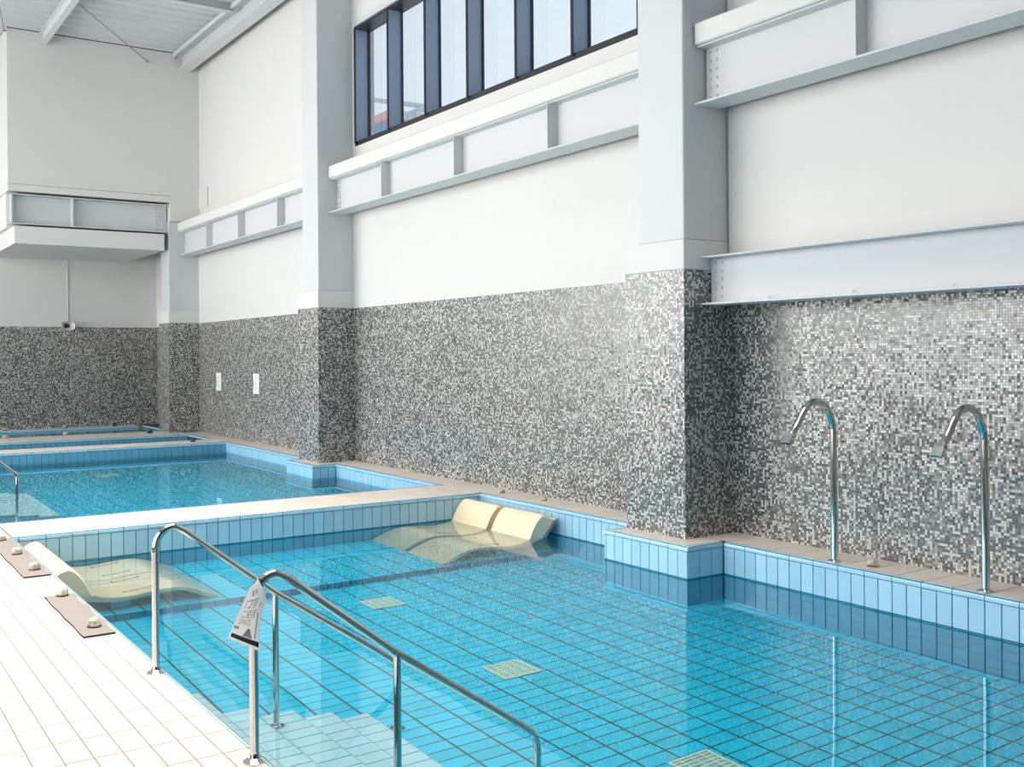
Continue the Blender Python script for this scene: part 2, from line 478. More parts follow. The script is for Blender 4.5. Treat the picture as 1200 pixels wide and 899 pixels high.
# column plinths standing out into the water
for i, (x0, x1, yf) in enumerate(PR[:2]):
    pl = struct('wall_pool_plinth', MB(True).box(x0, x1, YR-.02, yf, -1.3, 0), MT['pgrout'])
    bt = ZF if i == 0 else -.5
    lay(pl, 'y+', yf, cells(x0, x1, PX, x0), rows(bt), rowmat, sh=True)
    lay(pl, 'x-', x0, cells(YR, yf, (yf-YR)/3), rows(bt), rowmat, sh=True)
    lay(pl, 'x+', x1, cells(YR, yf, (yf-YR)/3), rows(bt), rowmat, sh=True, split=False)
    bullnose(pl, x0-.008, x1+.008, PX*2, yf, 'y+', MT['blue'], sh=True)
    bullnose(pl, YR, yf-.05, (yf-YR)/2, x0, 'x-', MT['blue'], sh=True)
    bullnose(pl, YR, yf-.05, (yf-YR)/2, x1, 'x+', MT['blue'], sh=True)
    lay(pl, 'z+', 0, cells(x0+.05, x1-.05, PX*2), cells(YR-.06, yf-.05, .16), MT['beige'], sh=True, t=.0017, joint=(.0065, .005))

# divider between the pools
dv = struct('wall_pool_divider', MB().box(XD0, XD1, YR-.1, YL, -1.3, 0), MT['pgrout'], 'white topped tiled divider between the two large pools')
ycl = cells(sy(XD0, YR), YL, PY, -1.597)
yct = cells(sy(XD0, YR)-.05, YL, PY, -1.597)
lay(dv, 'x-', XD0, ycl, rows(ZP), rowmat, cap=200)
bullnose(dv, sy(XD0, YR), YL, PY*2, XD0, 'x-', MT['blue'], anchor=-1.597)
bullnose(dv, sy(XD1, YR), YL, PY*2, XD1, 'x+', MT['blue'], anchor=-1.597)
lay(dv, 'z+', 0, cells(XD0+.046, XD1-.046, .2567), yct, MT['beige'], t=.0017, joint=(.0065, .005), cap=170)
# second and third dividers, far pools
for nm, a, b in (('wall_pool_divider_far', XE0, XE1), ('wall_pool_divider_end', XF0, XF1)):
    d = struct(nm, MB().box(a, b, YR-.15, YL, -1.3, 0), MT['pgrout'])
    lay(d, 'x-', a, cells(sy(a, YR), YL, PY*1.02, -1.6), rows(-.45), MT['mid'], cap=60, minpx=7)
    bullnose(d, sy(a, YR), YL, PY*4, a, 'x-', MT['blue'], anchor=-1.597)
    bullnose(d, sy(b, YR), YL, PY*4, b, 'x+', MT['blue'], anchor=-1.597)
    lay(d, 'z+', 0, cells(a+.046, b-.046, .22), cells(sy(a, YR)-.05, YL, PY, -1.597), MT['beige'], t=.006, split=False, joint=.005)
e = struct('floor_far_end', MB().box(XG, XW+.1, YR-.1, YL, -1.3, 0), MT['grout'])
lay(e, 'z+', 0, cells(XG+.05, XW, .22), cells(YR, YL, PY*2), MT['beige'], split=False, t=.0017)
bullnose(e, YR, YL, PY*4, XG, 'x-', MT['blue'])
lay(e, 'x-', XG, cells(YR, YL, PY), rows(-.3), MT['blue'], split=False)

# pool floors
GR = [(3.59, -3.55), (5.255, -3.55), (7.09, -3.6)]
pf = struct('floor_pool', MB().box(X0-.1, XD0+.1, YR-.1, YL+.1, -1.3, ZF), MT['pgrout'], 'turquoise tiled floor of the near pool')
ingrate = lambda u, v: any(abs(u-gx) < .10 and abs(v-gy) < .05 for gx, gy in GR)
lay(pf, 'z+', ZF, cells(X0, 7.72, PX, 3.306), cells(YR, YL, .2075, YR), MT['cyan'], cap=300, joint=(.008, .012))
plat = struct('floor_platform', MB().box(7.72, XD0+.01, YR-.1, YL+.1, ZF-.2, ZP), MT['pgrout'], 'raised tiled ledge under the loungers')
lay(plat, 'z+', ZP, cells(7.72, XD0, PX, 3.306), cells(YR, YL, .2045, -1.597), MT['cyan'], cap=250, joint=(.008, .012))
lay(plat, 'x-', 7.72, ycl, [(ZF, ZP)], MT['deep'])
pf2 = struct('floor_pool_middle', MB().box(XD1-.1, XE0+.1, YR-.1, YL+.1, -1.4, -1.12), MT['pgrout'])
lay(pf2, 'z+', -1.12, cells(XD1, XE0, PX*2), cells(YR, YL, .2045, -1.597), MT['cyan'], split=False, joint=.009)
pf3 = struct('floor_pool_far', MB().box(XE1-.1, XG+.1, YR-.1, YL+.1, -1.4, -.9), MT['cyan'])

# water
def water(name, pts, z, mat, label):
    mb = MB(); mb.add([(x, y, z) for x, y in pts], [tuple(range(len(pts)))])
    return tag(mb.build(name, mat), label, 'water', None, 'stuff')
def pool_outline(xa, xb, plinth=None):
    pts = [(xa, YL-.003), (xa, sy(xa, YR)+.004)]
    if plinth:
        a, b, yf = plinth
        pts += [(a-.004, sy(a, YR)+.004), (a-.004, sy(a, yf)+.004), (b+.004, sy(b, yf)+.004), (b+.004, sy(b, YR)+.004)]
    return pts + [(xb-.004, sy(xb, YR)+.004), (xb-.004, YL-.003)]
water('pool_water', pool_outline(X0, XD0, PR[0]), ZW1, MT['water'], 'clear turquoise water of the near pool with the loungers')
water('pool_water', pool_outline(XD1, XE0, PR[1]), ZW2, MT['water2'], 'still reflecting water of the middle pool beyond the divider')
water('pool_water', pool_outline(XE1, XF0), -.3, MT['water2'], 'narrow pool water between the two far dividers')
water('pool_water', pool_outline(XF1, XG), -.045, MT['water2'], 'dark pool water along the far mosaic wall')

# ------------------------------------------------------------------ setting: room shell
WX0, WX1, WZ0, WZ1 = 6.45, 13.0, 4.335, 5.99
wr = MB(True)
wr.box(5.9, XW+.2, YW-.3, YW, 2.112, WZ0)                    # white band under the windows
wr.box(WX1, XW+.2, YW-.3, YW, WZ0, ZC)
wr.box(5.9, WX0, YW-.3, YW, WZ0, ZC)
wr.box(WX0, WX1, YW-.3, YW, WZ1, ZC)
wr.box(-16, 5.9, YW-.3, YW+.075, 2.02, WZ0)
wr.box(-16, 5.9, YW-.3, YW, WZ1, ZC)
wr.box(-16, -1, YW-.3, YW, WZ0, WZ1)
struct('wall_right', wr, MT['white'], 'white right wall above the mosaic')
struct('wall_right_mosaic', MB(True).box(-16, XW+.2, YW-.3, YW, -.01, 2.112).box(-16, 5.9, YW-.02, YW, 1.9, 2.112), MT['mosaic'], 'grey mosaic dado of the right wall')
struct('wall_far_mosaic', MB().box(XW, XW+.3, -6.6, YB, -.01, 2.1), MT['mosaic'], 'grey mosaic dado of the far wall')
struct('wall_far', MB().box(XW, XW+.3, -6.6, YB, 2.1, ZC), MT['white'], 'white far wall above the mosaic')
pn = MB().box(20.0, XW, -6.5, -5.72, 4.06, ZC-.001).box(20.0, XW, -5.72, -2.9, 4.535, ZC-.001).box(20.012, XW, -5.72, -2.9, 4.41, 4.53)
struct('wall_far_upper', pn, MT['white'], 'grey shaded upper wall block over the girder')
sf = MB().box(20.06, XW, -5.62, -3.01, 3.49, 3.80).box(20.38, XW, -5.7, -2.93, 3.80, 4.42)
struct('trim_2', MB().box(19.994, 20.0, -5.84, -2.9, ZC-.014, ZC-.002).box(19.994, 20.0, -5.85, -5.835, ZC-.12, ZC-.002), MT['dark'])  # dark strip: shade of the gap under the roof put into its colour
struct('ceiling_soffit', sf, MT['white'], 'white boxed soffit below the far girder')
struct('wall_back', MB().box(-16.3, -16, -6.9, YB+.3, -.01, ZC), MT['concrete'])
wl = MB()
wl.box(-16, XW+.3, YB, YB+.3, -.01, .5).box(-16, XW+.3, YB, YB+.3, 6.2, ZC)
for xa, xb in ((-16, -.6), (5.4, 6.5), (12.5, 13.6), (19.7, 20.0), (22.85, XW+.3)): wl.box(xa, xb, YB, YB+.3, .5, 6.2)
struct('wall_left', wl, MT['concrete'])
# corrugated roof deck
cl = MB(); pr_ = []
x = -16.3; pt = .34
while x < XW+.4:
    pr_ += [(x, ZC+.045), (x+.2, ZC+.045), (x+.225, ZC), (x+pt-.025, ZC)]; x += pt
n_ = len(pr_)
cl.add([(a, -6.7, z) for a, z in pr_] + [(a, YB+.4, z) for a, z in pr_], [(i, i+1, n_+i+1, n_+i) for i in range(n_-1)])
cl.box(-16.3, XW+.4, -6.7, YB+.4, ZC+.06, ZC+.2)
struct('ceiling', cl, MT['ceil'], 'grey corrugated roof deck')

def window(name, x0, x1, fins, clear=False):
    w = struct(name, MB(True).box(x0, x1, YW-.23, YW-.01, WZ0, WZ0+.07).box(x0, x1, YW-.23, YW-.01, WZ1-.05, WZ1).box(x1-.03, x1, YW-.23, YW-.01, WZ0, WZ1).box(x0, x0+.03, YW-.23, YW-.01, WZ0, WZ1),
               MT['frame'], 'black framed clerestory window with deep blue-grey mullions')
    for fx in fins:
        f = MB(True).box(fx-.024, fx, YW-.185, YW+.002, WZ0+.069, WZ1-.05).build('mullion', MT['fin'], w)
        MB(True).box(fx-.026, fx+.006, YW+.0, YW+.014, WZ0+.04, WZ1-.03).build('front_cap', MT['frame'], f)
        MB(True).box(fx-.045, fx-.02, YW-.205, YW-.182, WZ0+.069, WZ1-.05).build('glazing_bead', MT['frame'], f)
    ed = [x1] + list(fins[1:]) + [x0]
    for a, b in zip(ed[:-1], ed[1:]):
        MB(True).box(b+.01, a-.01, YW-.20, YW-.192, WZ0+.06, WZ1-.045).build('pane', MT['pane'], w)
    return w
window('window_1', WX0, WX1, [12.985 - .985*i for i in range(7)])
window('window_2', -1.0, 5.9, [5.88 - .985*i for i in range(7)])
for k_, x0 in enumerate((2.6, 9.7)):       # frames added round the two unseen roof lamps
    xa, xb, ya, yb = x0-.02, x0+6.22, -3.82, .62
    fr_ = MB().box(xa-.06, xb+.06, ya-.06, ya, 7.2, ZC).box(xa-.06, xb+.06, yb, yb+.06, 7.2, ZC).box(xa-.06, xa, ya, yb, 7.2, ZC).box(xb, xb+.06, ya, yb, 7.2, ZC)
    struct('window_%d' % (3+k_), fr_, MT['steel'], 'white framed roof light over the pool')
struct('trim_1', MB(True).box(WX0, WX1, YW-.01, YW+.02, WZ1-.01, WZ1+.06), MT['steel'])

# ------------------------------------------------------------------ columns
def column(x, yf, label, w_up=.53):
    y = yf + KSH*(x-5.9)*0
    c = thing('column', (x+.35, (yf+YW)/2, 0), label, 'column', 'columns along the right wall')
    ox, oy = x+.35, (yf+YW)/2
    yb = YW-.15
    MB().box(x-ox, x+.70-ox, yb-oy, yf-oy, -.003, 2.112).build('pedestal', MT['mosaic'], c)
    MB().bbox(x-.004-ox, x+.704-ox, yb-oy, yf+.004-oy, 2.112, 2.345, .006).build('cap', MT['white'], c)
    MB().bbox(x+.004-ox, x+.004+w_up-ox, yb-oy, yf-.006-oy, 2.345, (ZC-.01 if x < 19 else 4.06), .008).build('shaft', MT['column'], c)
    return c
column(5.913, -5.64, 'grey column on mosaic pedestal between the lounger corner and the steel spouts')
column(13.067, -5.705, 'grey column on mosaic pedestal reflected in the middle pool')
column(20.078, -5.70, 'short grey column on mosaic pedestal carrying the far girder')

# ------------------------------------------------------------------ girders
def bolt(parent, x, y, z, axis='y', r=.014):
    k = ('b', axis, r)
    if k not in _tc:
        mb = MB(); n = 8; hh = .014
        V = []
        for h_, rr in ((0, r), (hh*.6, r), (hh, r*.6)):
            for i in range(n):
                a = 2*math.pi*i/n
                V.append((rr*math.cos(a), h_, rr*math.sin(a)) if axis == 'y' else (-h_, rr*math.cos(a), rr*math.sin(a)))
        Fc = [(i, (i+1) % n, n+(i+1) % n, n+i) for i in range(n)] + [(n+i, n+(i+1) % n, 2*n+(i+1) % n, 2*n+i) for i in range(n)] + [tuple(range(2*n, 3*n))]
        _tc[k] = mb.add(V, Fc).mesh('bolt', MT['steel'], True)
    link('bolt', _tc[k], parent, (x, y, z))
def girder(x0, x1, yo, stiff, label, band=True, zt=3.87, zb=3.40, bolts=6, wy=.13, fl=.27, bx=(.05, .12)):
    """along the right wall; yo = front edge of the flanges; coordinates relative to the girder base"""
    g = thing('girder', (x1, yo, zb), label, 'girder', 'steel girders')
    r = lambda x: x-x1
    yy = lambda x: KSH*(x-x1)
    def bx_(a, b, ya, yb_, za, zb_, ch=.004):
        m_ = MB(); m_.bbox(a, b, ya, yb_, za, zb_, ch); m_.v = [(p[0]-x1, p[1]+KSH*(p[0]-x1), p[2]-zb) for p in m_.v]; return m_
    if band: bx_(x0, x1, YW-yo+(.085 if x1 < 6 else .005), .0, zt, zt+.17, .012).build('top_casing', MT['white'], g)
    else: bx_(x0, x1, -fl, 0, zt-.014, zt).build('top_flange', MT['steel'], g)
    bx_(x0, x1, -wy-.012, -wy, zb+.016, zt-.0 if band else zt-.014).build('web', MT['column'], g)
    if band: bx_(x0, x1, -fl, -.03, zt-.016, zt-.001).build('top_flange', MT['steel'], g)
    bx_(x0, x1, -fl, 0, zb, zb+.018).build('bottom_flange', MT['steel'], g)
    for s in stiff: bx_(s-.012, s, -wy, -.008, zb+.018, zt-.014, .002).build('stiffener', MT['steel'], g)
    for b in bx:
        for i in range(bolts):
            z = zb + .07 + (zt-zb-.12)*i/(bolts-1)
            bolt(g, -b, -wy+KSH*(-b), z-zb)
    return g
girder(-1.0, 5.905, -5.755, (4.40, 2.65, .9), 'pale steel girder with white casing on the bay beside the spouts, upper of two')
lg = girder(-1.0, 5.905, -5.815, (), 'plain pale steel girder resting on the mosaic above the spouts, lower of two', band=False, zt=2.215, zb=1.832, bolts=5, wy=.11, fl=.24)
for hx in (5.3, 4.55, 3.8, 3.05):
    MB().tube([(hx-5.905, -.1, .018), (hx-5.905, -.1, .03), (hx-5.915, -.09, .04), (hx-5.935, -.08, .045)], .0025, 6).build('hook', MT['steel'], lg)
girder(6.45, 13.07, -5.865, (7.99, 9.74, 11.5), 'pale steel girder with white casing below the clerestory window')
girder(13.6, 20.1, -5.885, (14.95, 16.7, 18.4), 'pale steel girder with white casing in the far bay over the papers')
# cross girder under the upper far wall block
cg = thing('girder', (20.05, -4.33, 3.835), 'shaded steel girder spanning across the far wall above the soffit', 'girder', 'steel girders')
q = lambda x0, x1, y0, y1, z0, z1, c=.004: MB().bbox(x0-20.05, x1-20.05, y0+4.33, y1+4.33, z0-3.835, z1-3.835, c)
q(20.05, 20.36, -5.70, -2.92, 3.835, 3.852).build('bottom_flange', MT['steel'], cg)
q(20.05, 20.36, -5.70, -2.96, 4.352, 4.37).build('top_flange', MT['steel'], cg)
q(20.19, 20.205, -5.70, -2.92, 3.852, 4.352).build('web', MT['steel'], cg)
for sy_, t_ in ((-2.955, .03), (-3.965, .03)): q(20.055, 20.19, sy_-t_, sy_, 3.852, 4.352, .002).build('stiffener', MT['steel'], cg)
for b in (-5.50, -5.56, -5.62):
    for i in range(6): bolt(cg, 20.19-20.05, b+4.33, .08+.37*i/5, 'x', .02)

# roof steel
rb = thing('roof_beam', (17, -5.99, 6.95), 'deep pale roof beam running along the top of the right wall', 'beam')
MB().bbox(-3.5, 3.02, -.12, .12, 0, .02, .004).build('bottom_flange', MT['steel'], rb)
MB().bbox(-3.5, 3.02, -.012, .012, .02, .30, .003).build('web', MT['steel'], rb)
MB().bbox(-3.5, 3.02, -.12, .12, .30, .328, .004).build('top_flange', MT['steel'], rb)
MB().bbox(-3.5, 3.02, .16, .2, .25, .328, .003).build('edge_angle', MT['steel'], rb)
pu = thing('roof_beam', (17, -3.49, 7.06), 'slim pale roof purlin meeting the upper far wall', 'beam')
MB().bbox(-5, 3.0, -.055, .055, 0, .016, .003).build('bottom_flange', MT['steel'], pu)
MB().bbox(-5, 3.0, -.008, .008, .016, .2, .002).build('web', MT['steel'], pu)
MB().bbox(-5, 3.0, -.055, .055, .2, .218, .003).build('top_flange', MT['steel'], pu)
cbm = thing('roof_beam', (16.78, -3.0, 7.16), 'pale cross beam below the roof deck', 'beam')
MB().bbox(-.07, .07, -2.85, 5, 0, .016, .003).build('bottom_flange', MT['steel'], cbm)
MB().bbox(-.01, .01, -2.85, 5, .016, .118, .003).build('web', MT['steel'], cbm)
def rod(p, q_, label):
    d = [q_[i]-p[i] for i in range(3)]
    t = thing('brace_rod', p, label, 'rod', 'roof brace rods')
    MB().tube([(0, 0, 0), d], .009, 8).build('bar', MT['concrete'], t)
    MB().lathe([(.03, 0), (.03, .02), (.012, .03)], (0, 0, -.012), 10).build('end_nut', MT['concrete'], t)
rod((19.96, -5.30, 7.03), (17.62, -3.56, 7.17), 'thin brace rod bolted to the upper far wall')
rod((19.98, -2.86, 7.20), (17.2, -2.35, 7.0), 'thin brace rod beside the slim purlin')

# ------------------------------------------------------------------ pool steps and handrails
st = thing('pool_steps', (4.2, YL, ZF), 'pale blue tiled steps going down into the near pool between handrails', 'steps')
TR = [(YL, -1.63, -.30, 5.27), (-1.63, -1.805, -.425, 5.02), (-1.805, -2.04, -.585, 5.02), (-2.04, -2.25, -.735, 5.02), (-2.25, -2.458, -.87, 5.02)]
for ya, yb, z, xe in TR:
    base = MB().box(3.2-4.2, xe-4.2, yb-YL, ya-YL, .0, z-ZF).build('tread', MT['sgrout'], st)
    for (u0, u1) in cells(3.2, xe, PX, 3.306-.05):
        link('tile', tile_mesh('z+', u1-u0-JT, abs(yb-ya)-JT, MT['pale']), base, ((u0+u1)/2-4.2, (ya+yb)/2-YL, z-ZF))
        link('tile', tile_mesh('y-', u1-u0-JT, .12, MT['pale']), base, ((u0+u1)/2-4.2, yb-YL, z-ZF-.065))

def flange(r=.041): return MB().lathe([(r, 0), (r, .004), (r*.75, .011), (.022, .016), (.0185, .03)], n=20)
def handrail(X, label, paths):
    r = .0165
    t = thing('handrail', (X, -1.307, 0), label, 'handrail', 'pool handrails')
    Y0 = -1.307
    P = [(0, 0, .0)] + [(0, 0, z) for z in (.2, .4, .56)]
    P += [tuple(a) for a in crom([(0, 0, .575), (0, -.012, .617), (0, -.042, .652), (0, -.085, .664), (0, -.13, .643)], 4)]
    P += [(0, -.575, .291), (0, -1.16, -.11)]
    P += [tuple(a) for a in crom([(0, -1.19, -.131), (0, -1.222, -.16), (0, -1.238, -.2), (0, -1.241, -.25)], 4)]
    P += [(0, -1.241, ZF)]
    MB().tube(P, r, 14).build('rail', MT['chrome'], t, smooth=True)
    MB().tube([(0, -.575, .285), (0, -.575, -.585)], r*.92, 12).build('middle_post', MT['chrome'], t, smooth=True)
    for y, z in ((0, .002), (-.575, -.578), (-1.241, ZF+.007)):
        flange().build('base_flange', MT['chrome'], t, (0, y, z), True)
    MB().lathe([(.019, 0), (.0195, .006), (.019, .012)], n=14).build('joint_ring', MT['chrome'], t, (0, 0, .55), True)
    return t
handrail(3.58, 'stainless handrail with a paper notice hung on it beside the pool steps', None)
handrail(4.85, 'bare stainless handrail on the lounger side of the pool steps', None)
# middle pool rail and steps
t2 = thing('handrail', (12.3, -1.30, 0), 'stainless handrail going down into the middle pool', 'handrail', 'pool handrails')
MB().tube([(0, 0, 0), (0, 0, .5)] + [tuple(a) for a in crom([(0, -.005, .56), (0, -.04, .60), (0, -.1, .59)], 4)] + [(0, -.50, .235)] +
          [tuple(a) for a in crom([(0, -.53, .21), (0, -.55, .18), (0, -.555, .14)], 4)] + [(0, -.555, -.62)], .0165, 12).build('rail', MT['chrome'], t2, smooth=True)
flange().build('base_flange', MT['chrome'], t2, (0, 0, .002), True)
s2 = thing('pool_steps', (13.2, YL, -1.12), 'pale tiled steps under the middle pool water by its handrail', 'steps')
for ya, yb, z in ((YL, -1.62, -.35), (-1.62, -1.83, -.5), (-1.83, -2.04, -.65), (-2.04, -2.25, -.8)):
    MB().box(12.1-13.2, 14.2-13.2, yb-YL, ya-YL, 0, z+1.12).build('tread', MT['pale'], s2)

# paper notice on the near rail
nt_ = thing('paper_notice', (3.555, -1.31, .47), 'white printed paper notice hanging from the near handrail', 'notice')
def P3(y, z, x): return (x-3.555, y+1.31, z-.47)
cor = dict(tl=(-1.282, .628), tr=(-1.313, .662), r=(-1.35, .585), m=(-1.318, .525), br=(-1.316, .402), bl=(-1.202, .468))
NU, NV = 6, 8
def sheet(u, v, off=0.):
    # u across (0 left), v down (0 top)
    ly, lz = -1.284+(.082)*v, .632-.164*v
    if v < .34: k = v/.34; ry, rz_ = -1.313-.037*k, .662-.077*k
    elif v < .55: k = (v-.34)/.21; ry, rz_ = -1.35+.031*k, .585-.06*k
    else: k = (v-.55)/.45; ry, rz_ = -1.319+.003*k, .525-.123*k
    y = ly+(ry-ly)*u; z = lz+(rz_-lz)*u
    x = 3.553 - .010*math.sin(math.pi*u) - off - .006*v
    return P3(y, z, x)
mb = MB(); g0 = [sheet(i/NU, j/NV) for j in range(NV+1) for i in range(NU+1)]; g1 = [(a+.0012, b, c) for a, b, c in g0]
ix = lambda i, j: j*(NU+1)+i
nn_ = len(g0)
fs = [(ix(i, j), ix(i, j+1), ix(i+1, j+1), ix(i+1, j)) for j in range(NV) for i in range(NU)]
fs += [tuple(nn_+k for k in f)[::-1] for f in fs]
mb.add(g0, fs[:NU*NV]).build('sheet', MT['note'], nt_, smooth=True)
def patch(name, u0, u1, v0, v1, mat, n=5, dv=0.0):
    m_ = MB(); A = [sheet(u0+(u1-u0)*i/n, v0+dv*i/n, .0012) for i in range(n+1)] + [sheet(u0+(u1-u0)*i/n, v1+dv*i/n, .0012) for i in range(n+1)]
    m_.add(A, [(i, n+1+i, n+2+i, i+1) for i in range(n)]); return m_.build(name, mat, nt_)
patch('black_band', .04, .97, .885, .955, MT['ink'], 8)
patch('printed_line', .72, .75, .36, .42, MT['ink'], 1); patch('printed_line', .78, .81, .5, .86, MT['ink'], 1)
patch('printed_line', .12, .66, .285, .295, MT['ink'], 5)
# pictogram: a grey cone
A = [sheet(.36, .875, .0012), sheet(.50, .74, .0012), sheet(.58, .74, .0012), sheet(.70, .875, .0012)]
MB().add(A, [(0, 3, 2, 1)]).build('pictogram', MT['inkgrey'], nt_)
patch('pictogram', .03, .2, .74, .79, MT['inkgrey'], 3)
def writing(txt, u0, v0, hh, mat):
    cu = bpy.data.curves.new('writing', 'FONT'); cu.body = txt; cu.size = 1.0
    o = bpy.data.objects.new('writing_tmp', cu); COL.objects.link(o)
    dg = bpy.context.evaluated_depsgraph_get()
    me = bpy.data.meshes.new_from_object(o.evaluated_get(dg)); bpy.data.objects.remove(o)
    if not len(me.vertices): return
    w = max(v.co.x for v in me.vertices)
    for v in me.vertices:
        u = u0 + (v.co.x)*hh*1.25; vv = v0 - v.co.y*hh
        p = sheet(min(u, .99), vv, .0014); v.co = [c*S for c in p]
    me.materials.clear(); me.materials.append(mat)
    link('writing', me, nt_)
writing('案 内', .30, .21, .12, MT['ink'])
writing('1.2階', .10, .42, .17, MT['inkgrey'])
writing('ご使用', .12, .575, .155, MT['inkgrey'])
writing('SPAの', .12, .70, .14, MT['inkgrey'])

# ------------------------------------------------------------------ loungers
TOP = [(.005, -.08), (.04, -.07), (.075, -.058), (.105, -.041), (.143, -.031), (.18, -.042), (.218, -.078), (.256, -.132), (.286, -.19), (.32, -.255), (.40, -.355), (.50, -.405), (.60, -.40), (.72, -.345), (.85, -.308), (.95, -.34), (1.05, -.46), (1.15, -.64), (1.23, -.79)]
BOT = [(.005, -.08), (.02, -.095), (.04, -.115), (.06, -.135), (.085, -.165), (.105, -.19), (.125, -.213), (.14, -.23), (.16, -.255), (.19, -.30), (.28, -.43), (.42, -.52), (.55, -.535), (.70, -.48), (.84, -.43), (.94, -.46), (1.03, -.575), (1.12, -.73), (1.19, -.81)]
def make_lounger(label, w):
    lo = thing('lounger', (0, 0, 0), label, 'lounger', 'submerged pool loungers')
    T = crom(TOP, 4); B = crom(BOT, 4); n = len(T)
    xs = [0, .012, .035, .08, w/2, w-.08, w-.035, w-.012, w]
    dp = [.022, .008, .002, 0, -.004, 0, .002, .008, .022]
    V, Fc = [], []
    nx = len(xs)
    for i in range(n):
        for k in range(nx): V.append((xs[k], -T[i][0], T[i][1]-dp[k]-(.010*math.sin(math.pi*xs[k]/w)**2*max(0, 1-abs(T[i][0]-.16)/.12))))
    for i in range(n-1):
        for k in range(nx-1):
            a = i*nx+k; Fc.append((a, a+nx, a+nx+1, a+1))
    MB().add(V, Fc).add([], [])
    mbs = MB().add(V, Fc)
    # side walls and underside
    ks = len(mbs.v)
    for i in range(n): mbs.v += [(0.0, -B[i][0], B[i][1]), (w, -B[i][0], B[i][1])]
    for i in range(n-1):
        b0, b1 = ks+2*i, ks+2*(i+1)
        mbs.f += [(i*nx, b0, b1, (i+1)*nx), (i*nx+nx-1, (i+1)*nx+nx-1, b1+1, b0+1), (b0, b0+1, b1+1, b1)]
    e0 = (n-1)*nx
    mbs.f.append(tuple([e0+k for k in range(nx)][::-1]) + (ks+2*(n-1), ks+2*(n-1)+1))
    mbs.build('shell', MT['cream'], lo, smooth=True)
    # raw edge behind the backrest
    m_ = MB(); E_ = [(.002, -.082), (.04, -.12), (.085, -.17), (.138, -.235), (.185, -.30)]; E2 = [(-.02, -.09), (.012, -.13), (.055, -.18), (.105, -.24), (.15, -.305)]
    V = [(0.004, -a, b) for a, b in E_] + [(.004, -a, b) for a, b in E2] + [(w-.004, -a, b) for a, b in E_] + [(w-.004, -a, b) for a, b in E2]
    k5 = 5
    Fc = [(i, i+1, 5+i+1, 5+i) for i in range(4)] + [(10+i, 15+i, 16+i, 11+i) for i in range(4)] + [(5+i, 6+i, 16+i, 15+i) for i in range(4)] + [(i, 10+i, 11+i, 1+i) for i in range(4)] + [(0, 5, 15, 10), (4, 14, 19, 9)]
    m_.add(V, Fc).build('raw_edge', MT['rough'], lo)
    # raised side ribs on the backrest / seat lip line
    # grab bars with chrome ends let into the seat
    for bx_ in (.13, w-.13):
        pts = [(bx_, -.56, -.392), (bx_, -.66, -.366), (bx_, -.76, -.322)]
        b = MB().tube(pts, .006, 8).build('jet_bar', MT['chrome'], lo, smooth=True)
        for p in (pts[0], pts[-1]):
            MB().tube([(p[0]-.012, p[1], p[2]), (p[0]+.012, p[1], p[2])], .012, 10).build('jet_nozzle', MT['chrome'], b, smooth=True)
    for sx_ in (.12, w-.16):
        MB().box(sx_, sx_+.05, -.60, -.46, -.825, -.52).build('support', MT['cyan'], lo)
    return lo
l1 = make_lounger('cream lounger by the grey mats, against the left rim, next to the divider', .655); l1.location = (8.47*S, YL*S, 0)
l2 = make_lounger('cream lounger by the grey mats, against the left rim, on the step side', .655); l2.location = (7.80*S, YL*S, 0)
def mirror(lo, x1, label):
    c = copy_tree(lo); c['label'] = label; c.rotation_euler = (0, 0, math.pi); c.location = (x1*S, (YR+KSH*2.5+.05)*S, 0); return c
mirror(l1, 9.165, 'cream lounger against the mosaic wall rim, tucked into the divider corner')
mirror(l2, 8.425, 'cream lounger against the mosaic wall rim, on the column side')

# ------------------------------------------------------------------ spouts
def spout(x, y, label):
    t = thing('water_spout', (x, y, 0), label, 'spout', 'steel water spouts')
    P = [(0, 0, .01), (0, .0, .4), (0, .008, .92)] + [tuple(a) for a in crom([(0, .012, .96), (0, .05, 1.04), (0, .105, 1.095), (0, .18, 1.117), (0, .255, 1.10), (0, .32, 1.04), (0, .375, .965), (0, .44, .90)], 5)]
    MB().tube(P, .0235, 14).build('pipe', MT['chrome'], t, smooth=True)
    # flattened nozzle
    a, b = np.array((0, .425, .915)), np.array((0, .495, .845))
    d = (b-a)/np.linalg.norm(b-a); up = np.array((0, -d[2], d[1])); V = []
    for p, w, th in ((a, .023, .022), (a+(b-a)*.35, .028, .015), (b, .036, .009)):
        for s, q_ in ((-1, -1), (1, -1), (1, 1), (-1, 1)): V.append(p + np.array((s*w, 0, 0)) + up*q_*th)
    Fc = [(0, 3, 2, 1)] + [(4*j+i, 4*j+(i+1) % 4, 4*j+4+(i+1) % 4, 4*j+4+i) for j in range(2) for i in range(4)] + [(8, 9, 10, 11)]
    MB().add(V, Fc).build('nozzle', MT['chrome'], t)
    flange(.05).build('base_flange', MT['chrome'], t, (0, 0, .002), True)
spout(4.69, -5.885, 'curved steel water spout next to the column and the valve knob')
spout(3.57, -5.878, 'curved steel water spout further from the column')

